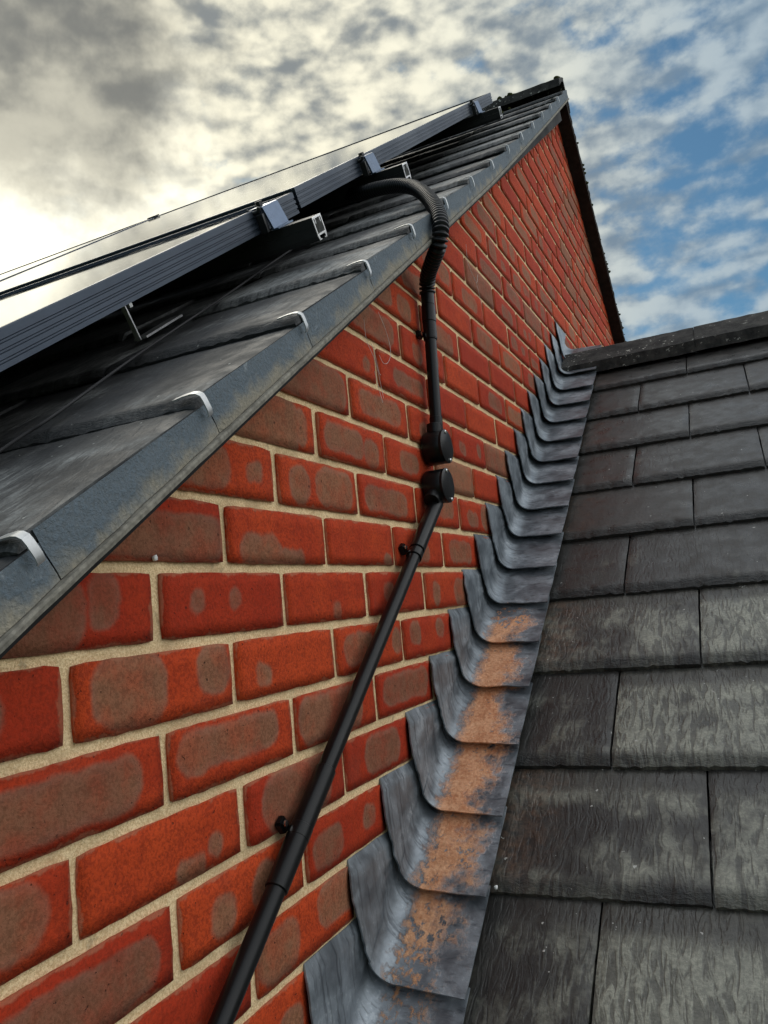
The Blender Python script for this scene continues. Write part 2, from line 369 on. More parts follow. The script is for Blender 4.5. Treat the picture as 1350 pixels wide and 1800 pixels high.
M_SCREW = simple('screw_steel', (0.72, 0.72, 0.70), 0.22, 1.0, 0.08, 200)
M_WEB = simple('cobweb_silk', (0.62, 0.60, 0.58), 0.8, 0, 0.2, 300)
M_DROP = simple('dropping_white', (0.75, 0.75, 0.72), 0.8, 0, 0.1, 300)
M_GLASS, n, b = new_mat('panel_glass')
oc = n('ShaderNodeTexCoord', 3)
ox, oyy, ozz = n.sep(oc)
cell = n('ShaderNodeTexBrick', 1, Vector=n.vm('MULTIPLY', oc, (1, 1, 1)), Scale=1.0)
c = n.mix(n.mr(n.noise(oc, 3.0, 4, 0.6), 0.35, 0.65), (0.006, 0.008, 0.014), (0.010, 0.013, 0.022))
setb(n, b, Base_Color=c, Roughness=n.mr(n.noise(oc, 14, 5, 0.65), 0.3, 0.75, 0.02, 0.07), Specular_IOR_Level=0.5, IOR=1.45)
M_GROUND = simple('grass_ground', (0.06, 0.08, 0.035), 0.95, 0, 0.4, 0.6, 0, 0.1)

# ------------------------------------------------------------------ ground
g = mesh('ground', [(-1500, -1500, -5.2), (1500, -1500, -5.2), (1500, 1500, -5.2), (-1500, 1500, -5.2)], [(0, 1, 2, 3)], M_GROUND)
go = link('ground', g); go['kind'] = 'structure'; go['label'] = 'garden ground far below the roofs'

# ------------------------------------------------------------------ house with gable wall
house = thing('brick_house', 'taller red brick house with its sloping gable wall and slate roof', 'house', (0, 0.9, -5.2))
YL, YR = -0.62, 4.7
zl = APEX_Z - (APEX_Y - YL) * 0.715
poly = [(YL, -5.2), (YR, -5.2), (YR, APEX_Z - (YR - APEX_Y) * FAR_T), (APEX_Y, APEX_Z), (2.0, (2.0 + 0.2) * TA + 0.012), (1.2, (1.2 + 0.2) * TA), (YL, (YL + 0.2) * TA)]
XM = -0.0030
# mortar sheet subdivided lightly, thickness 0.2
vs = [(XM, y, z) for y, z in poly] + [(-0.22, y, z) for y, z in poly]; k = len(poly)
fs = [tuple(range(k)), tuple(range(2 * k - 1, k - 1, -1))] + [(i, i + k, (i + 1) % k + k, (i + 1) % k) for i in range(k)]
bm = bmesh.new(); bv = [bm.verts.new(v) for v in vs]
for f_ in fs: bm.faces.new([bv[i] for i in f_])
wall = link('gable_wall', bmesh_done(bm, 'gable_wall', M_MORTAR), house)

BL, BH, BD = 0.2125, 0.0626, 0.05
def brick_mesh(seed, ny=14, nz_=5):
    r = random.Random(seed); vs = []; fs = []
    hy, hz_ = BL / 2, BH / 2; ins = 0.0013
    def edge(y, z):
        # ragged outline: push the rim in and out
        fy, fz = y / hy, z / hz_
        a = nz(y * 55 + seed * 7.3, z * 55, seed) * 0.0011 + nz(y * 160 + seed, z * 160, 3.1) * 0.0007
        ey = a if abs(fy) > 0.97 else 0; ez = a if abs(fz) > 0.97 else 0
        return y + math.copysign(ey, y) * (1 if ey >= 0 else -1) * (1 if a >= 0 else -1), z + math.copysign(1, z) * ez
    corner = 0.004
    def rim(y, z, grow, x):
        sy, sz = y, z
        # round the corners a little
        cy, cz = hy - corner, hz_ - corner
        if abs(y) > cy and abs(z) > cz:
            vy, vz = (abs(y) - cy), (abs(z) - cz); L = math.hypot(vy, vz)
            if L > corner: sy = math.copysign(cy + vy * corner / L, y); sz = math.copysign(cz + vz * corner / L, z)
        a = nz(y * 60 + seed * 7.3, z * 60, seed) * 0.0012 + nz(y * 190 + seed, z * 190, 3.1) * 0.0008
        m = max(abs(y) / hy, 1e-6); mz = abs(z) / hz_
        if m >= 0.999: sy += math.copysign(a + grow, y)
        if mz >= 0.999: sz += math.copysign(a + grow, z)
        return (x, sy, sz)
    ring = []
    ys = [-hy + BL * i / ny for i in range(ny + 1)]; zs = [-hz_ + BH * j / nz_ for j in range(nz_ + 1)]
    idx = {}
    for j, z in enumerate(zs):
        for i, y in enumerate(ys):
            on = i in (0, ny) or j in (0, nz_)
            y2 = y * (1 - ins / hy); z2 = z * (1 - ins / hz_)
            x = nz(y * 22 + seed, z * 22, 9.0) * 0.0009
            if on: vs.append(rim(y, z, -ins, x - 0.0002)[0:1] + (rim(y, z, -ins, x)[1], rim(y, z, -ins, x)[2]))
            else: vs.append((x, y2, z2))
            idx[(i, j)] = len(vs) - 1
    for j in range(nz_):
        for i in range(ny): fs.append((idx[(i, j)], idx[(i + 1, j)], idx[(i + 1, j + 1)], idx[(i, j + 1)]))
    loop = [(i, 0) for i in range(ny)] + [(ny, j) for j in range(nz_)] + [(i, nz_) for i in range(ny, 0, -1)] + [(0, j) for j in range(nz_, 0, -1)]
    prev = [idx[q_] for q_ in loop]
    for grow, x in ((-0.0006, -0.0022), (0.0004, -0.006), (0.0004, -BD)):
        cur = []
        for (i, j) in loop:
            vs.append(rim(ys[i], zs[j], grow, x + (nz(ys[i] * 90, zs[j] * 90, seed) * 0.0006 if x > -0.03 else 0))); cur.append(len(vs) - 1)
        for a in range(len(loop)):
            b_ = (a + 1) % len(loop); fs.append((prev[b_], prev[a], cur[a], cur[b_]))
        prev = cur
    me = mesh('brick', vs, fs, M_BRICK, True); return me
BM = [brick_mesh(s) for s in range(12)]

# marks seen on the photograph's nearer bricks: (row, left end in brick units) -> [(cx, cy, hx, hy)] in fractions
MK = {(0, -1): [(.2, .5, .42, .6), (.72, .62, .09, .4)], (0, 0): [(.26, .55, .05, .2), (.56, .6, .03, .1)], (0, 1): [(.6, .2, .04, .12)], (0, 2): [(.35, .55, .1, .25)],
      (-1, -1.5): [(.3, .5, .45, .38)], (-1, -.5): [(.31, .55, .22, .55), (.87, .65, .13, .42)], (-1, .5): [(.23, .36, .07, .17)], (-1, 1.5): [(.33, .5, .23, .34), (.92, .5, .08, .3)], (-1, 2.5): [(.22, .6, .11, .3), (.75, .65, .1, .28)],
      (-2, -1): [(.42, .48, .45, .37)], (-2, 0): [(.46, .6, .41, .33)], (-2, 1): [(.42, .5, .4, .46)], (-2, 2): [(.52, .55, .42, .36)],
      (-3, -1.5): [(.4, .55, .5, .42)], (-3, -.5): [(.64, .12, .1, .2), (.82, .3, .06, .16)], (-3, .5): [(.5, .5, .36, .55)], (-3, 1.5): [(.55, .5, .28, .4)],
      (-4, -1): [(.5, .42, .42, .4)], (-4, 0): [(.3, .4, .1, .32), (.65, .4, .12, .4)], (-4, 1): [(.24, .42, .18, .32), (.78, .5, .09, .22)],
      (-5, .5): [(.2, .45, .2, .42), (.82, .62, .22, .4)], (-5, -.5): [(.55, .2, .1, .2)], (-5, -1.5): [(.5, .5, .4, .4)], (-6, 0): [(.8, .35, .12, .3)],
      (1, -.5): [(.48, .4, .55, .38)], (1, .5): [(.3, .25, .2, .3), (.55, .1, .2, .1)], (1, 1.5): [(.9, .1, .02, .04)], (1, 2.5): [(.55, .4, .15, .3)],
      (2, 0): [(.28, .5, .32, .42), (.82, .5, .08, .2)], (2, 1): [(.24, .45, .12, .42), (.7, .5, .26, .45)], (2, 2): [(.46, .45, .38, .33)],
      (3, .5): [(.35, .5, .5, .6), (.86, .5, .06, .4)], (3, 1.5): [(.36, .52, .3, .34), (.78, .4, .13, .36)], (3, 2.5): [(.45, .5, .2, .3)],
      (4, 1): [(.5, .5, .47, .5)], (4, 2): [(.5, .55, .38, .33)], (5, 2.5): [(.6, .5, .32, .25)], (5, 1.5): [(.85, .4, .06, .2)], (6, 2): [(.5, .5, .4, .4)], (4, 3): [(.3, .4, .1, .3)]}
def verge_z(y):                                    # underside of the near verge
    s = (y + 0.2) / CA
    return (y + 0.2) * TA + rise(s) / CA
def far_z(y): return APEX_Z - (y - APEX_Y) * FAR_T
cands = []
for v in range(-9, 31):
    half = 0.5 if v % 2 else 0.0
    z0 = v * 0.075; zc = z0                        # row centre height (row 0 is centred on z = 0)
    for ui in range(-4, 22):
        u = ui - half
        y0 = u * 0.225; yc = y0 + 0.1125
        if y0 + 0.22 < YL or yc < -0.42: continue
        top = zc + 0.033; bot = zc - 0.033
        # fully above the verge, or fully under the lower roof: not built
        if bot > max(verge_z(yc - .11), verge_z(yc + .11)) + 0.004 or bot > max(far_z(yc - .11), far_z(yc + .11)) + 0.004: continue
        if y0 + 0.11 > 1.10 + top / TA and yc < 2.25: continue
        if yc >= 2.25 and top < 0.80: continue
        # visible from the photo side; rank by nearness
        dist = math.dist((0.51, -0.586, -0.02), (0, yc, zc))
        cands.append((dist, v, u, yc, zc))
cands.sort()
far_bm = []
for ci, (dist, v, u, yc, zc) in enumerate(cands):
    rr = random.Random(v * 1000 + int(u * 10))
    me = BM[rr.randrange(12)]
    cz = max(verge_z(yc - .11), verge_z(yc + .11)); jy = rr.uniform(-.0012, .0012); jz = rr.uniform(-.0008, .0008)
    flip = rr.random() < 0.5
    clip = (zc + 0.04 > min(verge_z(yc - .115), verge_z(yc + .115)) - 0.002) or (zc + 0.04 > min(far_z(yc - .115), far_z(yc + .115)) - 0.002)
    if clip:
        bm = bmesh.new(); bm.from_mesh(me)
        for nrm, co in ((Nn, Vector((0, 1.0, verge_z(1.0) + 0.003)) if yc < 1.5 else Vector((0, yc, verge_z(yc) + 0.003))), (Vector((0, FAR_T, 1)).normalized(), Vector((0, APEX_Y, APEX_Z + 0.003)))):
            bmesh.ops.bisect_plane(bm, geom=bm.verts[:] + bm.edges[:] + bm.faces[:], plane_co=co - Vector((0, yc, zc)), plane_no=nrm, clear_outer=True)
        if not bm.faces: bm.free(); continue
        me = bpy.data.meshes.new('brick'); bm.to_mesh(me); bm.free()
        if not me.materials: me.materials.append(M_BRICK)
    o = link('brick', me, wall, (rr.uniform(-.001, .0012), yc + jy, zc + jz))
    o.rotation_euler = (rr.uniform(-.004, .004), 0, rr.uniform(-.003, .003))
    mk = MK.get((v, u))
    if mk is None:
        t = rr.random()
        if t < .30: mk = [(rr.uniform(.4, .6), rr.uniform(.4, .6), rr.uniform(.25, .45), rr.uniform(.28, .4))]
        elif t < .5: mk = [(rr.uniform(.2, .4), rr.uniform(.4, .6), rr.uniform(.08, .2), rr.uniform(.2, .45)), (rr.uniform(.65, .85), rr.uniform(.4, .6), rr.uniform(.06, .18), rr.uniform(.15, .45))]
        elif t < .58: mk = [(.5, .5, .55, .6)]
        else: mk = []
    mk = (list(mk) + [None, None])[:2]; hh = []; names = ('mark_a', 'mark_b')
    for nm, q_ in zip(names, mk):
        if q_ is None: o[nm] = (5.0, 5.0, 0.02); hh.append(0.02)
        else:
            o[nm] = ((q_[0] - .5) * BL, (q_[1] - .5) * BH, max(.012, q_[2] * BL)); hh.append(max(.0115, q_[3] * BH))
    o['mark_c'] = (hh[0], hh[1], 0.0)

# ------------------------------------------------------------------ slate tile meshes
TW, TL, TT = 0.2965, 0.335, 0.021
def tile_mesh(seed, mat, nx=34, w=TW, lip=1.0, x0=None):
    ys = [0, .002, .004, .007, .011, .016, .022, .03, .04, .052, .066, .082, .1, .12, .14, .16, .18, .2, .22, .24, .27, .3, TL]
    vs = []; fs = []
    prof = []
    for j, y in enumerate(ys):
        for i in range(nx + 1):
            x = -w / 2 + w * i / nx
            d1 = 0.5 + 0.5 * nz(x * 34 + seed * 3.7, seed, 1.0); d2 = 0.5 + 0.5 * nz(x * 95 + seed * 1.7, seed, 5.0)
            rag = (0.0022 * nz(x * 20 + seed, 0.3, 7) + 0.0017 * nz(x * 80 + seed, 4, 2))
            yy = y + (rag if j < 8 else rag * max(0, 1 - y / .06))
            band = (0.011 + 0.013 * d1 + 0.007 * d2) * lip
            drop = 0.0135 * lip * (0.55 + 0.6 * d2) * max(0.0, 1 - y / band) ** 1.25 if band > 0 else 0
            # broken steps inside the riven lip
            if y < band: drop += 0.0012 * nz(x * 120, y * 260, seed) 
            z = 0.0010 * nz(x * 9 + seed, y * 9, 2.2) + 0.00055 * nz(x * 45, y * 16, seed + 5.5) - drop
            ex = min(x + w / 2, w / 2 - x)
            xx = x + (0.0008 * nz(y * 60, seed, 3.3) if ex < 1e-5 else 0)
            if ex < 1e-5: z -= 0.0015
            vs.append((xx, yy, z))
    W_ = nx + 1
    for j in range(len(ys) - 1):
        for i in range(nx): a = j * W_ + i; fs.append((a, a + 1, a + W_ + 1, a + W_))
    ntop = len(fs)
    loop = [i for i in range(nx)] + [j * W_ + nx for j in range(len(ys) - 1)] + [(len(ys) - 1) * W_ + i for i in range(nx, 0, -1)] + [j * W_ for j in range(len(ys) - 1, 0, -1)]
    base = len(vs)
    for t in loop: vs.append(vs[t])
    for t in loop: x, y, z = vs[t]; vs.append((x, y + (0.001 if y < .01 else 0), -TT))
    m = len(loop)
    for a in range(m):
        b_ = (a + 1) % m; fs.append((base + b_, base + a, base + m + a, base + m + b_))
    me = mesh('roof_tile', vs, fs, mat)
    me.polygons.foreach_set('use_smooth', [i < ntop for i in range(len(fs))]); return me
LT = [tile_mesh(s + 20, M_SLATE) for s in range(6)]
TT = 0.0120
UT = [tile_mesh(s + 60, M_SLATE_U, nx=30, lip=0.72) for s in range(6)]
U_G, L_G = 0.2447, 0.2268
U_TILT = math.atan(TT * 0.9 / U_G); L_TILT = math.atan(0.021 * 0.9 / L_G)

# ------------------------------------------------------------------ upper roof
upper = link('main_roof', bmesh_done(boxw(UF, -3.9, 0.03, -0.7, 3.62, -0.075, -0.036), 'main_roof', M_WOODDECK), house)
RIDGE_Y = APEX_Y
bm = bmesh.new()
zr = APEX_Z + 0.02
fy = lambda d_: zr - d_ * FAR_T
box_bm(bm, [(-3.9, RIDGE_Y + .02, zr - .02), (0.03, RIDGE_Y + .02, zr - .02), (0.03, YR + .2, fy(YR + .2 - RIDGE_Y)), (-3.9, YR + .2, fy(YR + .2 - RIDGE_Y)),
            (-3.9, RIDGE_Y + .02, zr + .03), (0.03, RIDGE_Y + .02, zr + .03), (0.03, YR + .2, fy(YR + .2 - RIDGE_Y) + .05), (-3.9, YR + .2, fy(YR + .2 - RIDGE_Y) + .05)])
link('far_slope', bmesh_done(bm, 'far_slope', M_WOODDECK), house)
rows = list(range(-2, 15))
for k in rows:
    s0 = 0.0830 + U_G * k
    if k == 14 and s0 > 3.55: continue
    for c_ in range(13):
        xr_ = 0.066 - 0.30 * c_ + (0.15 if (k % 2 and c_ > 0) else 0.0)
        wdt = TW
        if k % 2 and c_ == 0: pass
        cx = xr_ - TW / 2
        rr = random.Random(k * 77 + c_)
        if k % 2 and c_ == 1: pass
        o = link('roof_tile', UT[rr.randrange(6)], upper, UR(cx, s0, rr.uniform(-.0012, .0012) - (0.0025 if (k % 2 and c_ == 1) else 0)), (A - U_TILT + (0.012 if s0 > 1.8 else 0), rr.uniform(-.003, .003), rr.uniform(-.004, .004)))
        o['wear'] = rr.uniform(0.3, 0.85); o['rust'] = 0.0
        if k == 14: o.scale = (1, 0.45, 1)
# verge: mortar bed segments, undercloak strip, clips
for k in rows:
    s0 = 0.083 + U_G * k; s1 = min(s0 + U_G, 3.665)
    if s0 > 3.6: continue
    bm = bmesh.new(); ns, nn = 14, 6; grid = []
    rr = random.Random(k + 500)
    for i in range(ns + 1):
        s = s0 + 0.018 + (s1 - s0 - 0.0012) * i / ns; row = []
        for j in range(nn + 1):
            t = j / nn; nlo, nhi = -0.0448, -0.0028
            nn_ = nlo + (nhi - nlo) * t - (0.0100 * (i / ns)) * t
            x = 0.0690 + 0.0013 * nz(s * 26, t * 3, 4) + 0.0010 * nz(s * 120, t * 9, 1)  - (0.0012 if i in (0, ns) else 0)
            row.append(bm.verts.new(UR(x, s, nn_)))
        row.append(bm.verts.new(UR(0.0655, s, nn_ - .001))); row.append(bm.verts.new(UR(0.03, s, -0.040))); row.insert(0, bm.verts.new(UR(0.02, s, -0.0448)))
        grid.append(row)
    for i in range(ns):
        for j in range(nn + 3): bm.faces.new((grid[i][j], grid[i + 1][j], grid[i + 1][j + 1], grid[i][j + 1]))
    link('verge_mortar', bmesh_done(bm, 'verge_mortar', M_VERGE, True, 28), upper)
bm = bmesh.new(); prev = None
ss = [-0.75 + 0.02 * i for i in range(222)]
ss = [s for s in ss if s < 3.655] + [3.66]
for s in ss:
    j_ = 0.0010 * nz(s * 40, 1, 1) + 0.0008 * nz(s * 150, 2, 5)
    cur = [bm.verts.new(UR(x, s, n_)) for x, n_ in ((-0.02, -0.0455), (0.0735 + j_, -0.0455), (0.0742 + j_, -0.0478), (0.0732 + j_, -0.0515), (-0.02, -0.0515))]
    if prev:
        for a in range(5): bm.faces.new((prev[a], cur[a], cur[(a + 1) % 5], prev[(a + 1) % 5]))
    else: bm.faces.new(cur)
    prev = cur
bm.faces.new(prev[::-1])
link('undercloak', bmesh_done(bm, 'undercloak', M_UNDER), upper)
def clip_mesh():
    pts = [(-.028, .0012), (-.016, .0028), (-.006, .0034), (-.001, .0026), (.0022, .0002), (.0030, -.004), (.0036, -.014), (.0028, -.0185), (.001, -.020)]
    vs = []; fs = []; hw = 0.0038; th = 0.0014
    for i, (x, z) in enumerate(pts):
        a = Vector(pts[max(0, i - 1)]); b_ = Vector(pts[min(len(pts) - 1, i + 1)]); t = (b_ - a).normalized(); nn = Vector((t.y, -t.x)) * -th
        for (q0, q1) in ((x, z), (x + nn.x, z + nn.y)):
            vs.append((q0, -hw, q1)); vs.append((q0, hw, q1))
    for i in range(len(pts) - 1):
        a = i * 4; b_ = a + 4
        fs += [(a, b_, b_ + 1, a + 1), (a + 2, a + 3, b_ + 3, b_ + 2), (a, a + 2, b_ + 2, b_), (a + 1, b_ + 1, b_ + 3, a + 3)]
    fs += [(0, 1, 3, 2), (len(vs) - 4, len(vs) - 2, len(vs) - 1, len(vs) - 3)]
    bm = bmesh.new(); bv = [bm.verts.new(v) for v in vs]
    for f_ in fs: bm.faces.new([bv[i] for i in f_])
    return bmesh_done(bm, 'tile_clip', M_GALV, True, 40)
CM = clip_mesh()
for k in rows:
    s0 = 0.083 + U_G * k
    if s0 > 3.45: continue
    rr = random.Random(k + 9)
    link('tile_clip', CM, upper, UR(0.0735, s0 + 0.004 + rr.uniform(-.003, .003), -0.0015), (A - 0.02, rr.uniform(-.05, .05), rr.uniform(-.08, .08)))
# far verge
fv = Vector((0, 1, -FAR_T)).normalized(); fn = Vector((0, FAR_T, 1)).normalized(); F0 = Vector((0, APEX_Y - .012, APEX_Z + .004))
def FF(x, s, n_): return F0 + Vector((x, 0, 0)) + fv * s + fn * n_
link('far_undercloak', bmesh_done(boxw(FF, -0.03, 0.055, 0.0, 2.6, -0.004, 0.004), 'far_undercloak', M_SOFFIT), house)
bm = bmesh.new(); prev = None
for i in range(140):
    s = i * 2.6 / 139; j_ = 0.004 * nz(s * 14, 2, 2) + 0.003 * nz(s * 50, 1, 7)
    cur = [bm.verts.new(FF(x, s, n_)) for x, n_ in ((-.03, .005), (.052 + j_ * .5, .005), (.058 + j_, .016), (.056 + j_, .030 + j_ * 1.5), (-.03, .046))]
    if prev:
        for a in range(5): bm.faces.new((prev[a], cur[a], cur[(a + 1) % 5], prev[(a + 1) % 5]))
    else: bm.faces.new(cur)
    prev = cur
bm.faces.new(prev[::-1])
link('far_verge', bmesh_done(bm, 'far_verge', M_SOFFIT, True, 40), house)
# upper ridge tiles
def ridge_piece(x0, x1, F_apex, tl, tr, half=0.15, th=0.018, drop=0.0):
    """angle ridge; F_apex (y,z) of apex top, tl/tr slopes each side"""
    bm = bmesh.new(); y, z = F_apex
    cl_, cr_ = math.cos(math.atan(tl)), math.cos(math.atan(tr))
    def prof(k_):
        o_ = []
        l = half * cl_; r = half * cr_
        top = [(-l, -l * tl), (-l * .5, -l * .5 * tl), (-.012, -.006), (0, -.001), (.012, -.006), (r * .5, -r * .5 * tr), (r, -r * tr)]
        bot = [(a_, b_ - th - (0.016 if abs(a_) > .08 else 0)) for a_, b_ in top]
        return top + bot[::-1]
    prev = None; nseg = 24
    for i in range(nseg + 1):
        x = x0 + (x1 - x0) * i / nseg
        cur = []
        for (a_, b_) in prof(0):
            j_ = 0.0016 * nz(x * 30, a_ * 40, 3) + 0.0012 * nz(x * 90, a_ * 90, 8)
            cur.append(bm.verts.new((x, y + a_, z + b_ + j_ - drop * (i / nseg))))
        if prev:
            for a in range(len(cur)): bm.faces.new((prev[a], cur[a], cur[(a + 1) % len(cur)], prev[(a + 1) % len(cur)]))
        else: bm.faces.new(cur[::-1])
        prev = cur
    bm.faces.new(prev)
    return bmesh_done(bm, 'ridge_tile', M_RIDGE, True, 35)
UAZ = APEX_Z + 0.108
for i in range(8):
    link('ridge_tile', ridge_piece(0.055 - .45 * (i + 1) + .006, 0.055 - .45 * i, (APEX_Y - .01, UAZ + random.uniform(-.003, .003)), 0.62, 0.66, 0.13, 0.02), upper)
# moss tufts on the ridge and far verge
bm = bmesh.new(); rr = random.Random(3)
def tuft(bm, c, r):
    m_ = bmesh.ops.create_icosphere(bm, subdivisions=2, radius=r)
    for v in m_['verts']:
        d_ = 1 + 0.45 * nz(v.co.x * 3 / r + c[0] * 50, v.co.y * 3 / r, v.co.z * 3 / r)
        v.co = Vector((v.co.x * d_, v.co.y * d_, v.co.z * d_ * .7)) + Vector(c)
for i in range(70):
    x = -rr.uniform(0, 1) ** 1.3 * 2.2 - .15; y = APEX_Y - .01 - rr.uniform(-.02, .13)
    tuft(bm, (x, y, UAZ - (APEX_Y - .01 - y if y < APEX_Y else 0) * .62), rr.uniform(.006, .017))
for i in range(10): tuft(bm, (0.05 - rr.uniform(0, .06), APEX_Y - .01 + rr.uniform(-.02, .02), UAZ), rr.uniform(.006, .012))
for i in range(60): 
    tuft(bm, FF(.054 + rr.uniform(-.006, .004), rr.uniform(0, 2.3), .030 + rr.uniform(-.012, .01)), rr.uniform(.003, .010))
for i in range(46):
    tuft(bm, UR(-rr.uniform(.1, 1.3), 3.44 + rr.uniform(-.05, .1), .006), rr.uniform(.004, .012))
mo = link('moss', bmesh_done(bm, 'moss', M_MOSS, True), upper); mo['kind'] = 'stuff'

# ------------------------------------------------------------------ lower (extension) roof
ext = thing('slate_roof', 'lower slate roof sloping up against the brick gable wall', 'roof', tuple(LF(0.1, -1.6, -0.1)))
deck = link('roof_deck', bmesh_done(boxw(LF, 0.012, 3.6, -2.0, 1.39, -0.09, -0.042), 'roof_deck', M_WOODDECK), ext)
WEAR = {0: .35, 1: .85, 2: .7, 3: .95, 4: 1.0, 5: .9, 6: .25, 7: .2, 8: .12, 9: .12, 10: .1, 11: .1}
row0 = -0.728 - 5 * L_G
for k in range(0, 14):
    s0 = row0 + L_G * k                            # row k=5 is the course whose lower edge is at -0.728
    kk = k - 5
    first = 0.277 if kk % 2 else 0.416
    # (kk odd: joints at .277 + .3 j; even: .416 + .3 j)
    if kk >= 9: continue
    for c_ in range(-2, 11):
        xl = first + .3 * c_ + .0018; xr_ = xl + TW
        if xr_ < 0.06: continue
        rr = random.Random(k * 131 + c_ * 7)
        cx = xl + TW / 2
        me = LT[rr.randrange(6)]
        cut = xl < 0.016
        if cut:
            bm = bmesh.new(); bm.from_mesh(me)
            bmesh.ops.bisect_plane(bm, geom=bm.verts[:] + bm.edges[:] + bm.faces[:], plane_co=(0.016 - cx, 0, 0), plane_no=(-1, 0, 0), clear_outer=True)
            me = bpy.data.meshes.new('roof_tile'); bm.to_mesh(me); bm.free()
            if not me.materials: me.materials.append(M_SLATE)
        o = link('roof_tile', me, deck, LF(cx, s0, rr.uniform(-.001, .001)), (A - L_TILT, rr.uniform(-.003, .003), rr.uniform(-.004, .004)))
        base = {-2: .85, -1: .95, 0: .8, 1: .75, 2: .9, 3: .45, 4: .22, 5: .08, 6: .05, 7: .1, 8: .1}.get(kk, .6)
        o['wear'] = max(0.0, base + rr.uniform(-.22, .15)) * (0.55 if c_ < 0 or xl < .25 and kk in (-1,) else 1.0)
        o['rust'] = (1.0 if kk in (0, 1, 2) else .45) if xl < .15 else 0.0
        if kk == 8: o.scale = (1, 0.72, 1)
# ridge of the lower roof
LY = LF(0, 1.375, 0.036); RZ = LY.z
xx = 0.014
for i in range(7):
    L_ = 0.435 if i == 0 else 0.45
    link('ridge_tile', ridge_piece(xx, xx + L_ - .0012, (LY.y, RZ + random.uniform(-.002, .002)), 0.70, 0.70, 0.135, 0.022), deck)
    xx += L_
bm = bmesh.new(); box_bm(bm, [(0.012, LY.y, RZ - .12), (3.6, LY.y, RZ - .12), (3.6, LY.y + 2.2, RZ - .12 - 1.54), (0.012, LY.y + 2.2, RZ - .12 - 1.54), (0.012, LY.y, RZ - .05), (3.6, LY.y, RZ - .05), (3.6, LY.y + 2.2, RZ - .05 - 1.54), (0.012, LY.y + 2.2, RZ - .05 - 1.54)])
link('rear_slope', bmesh_done(bm, 'rear_slope', M_WOODDECK), ext)
bm = bmesh.new(); box_bm(bm, [(0.03, -.45, -5.2), (3.5, -.45, -5.2), (3.5, 4.2, -5.2), (0.03, 4.2, -5.2), (0.03, -.45, -1.35), (3.5, -.45, -1.35), (3.5, 4.2, -1.35), (0.03, 4.2, -1.35)])
link('wall', bmesh_done(bm, 'wall', M_MORTAR), ext)

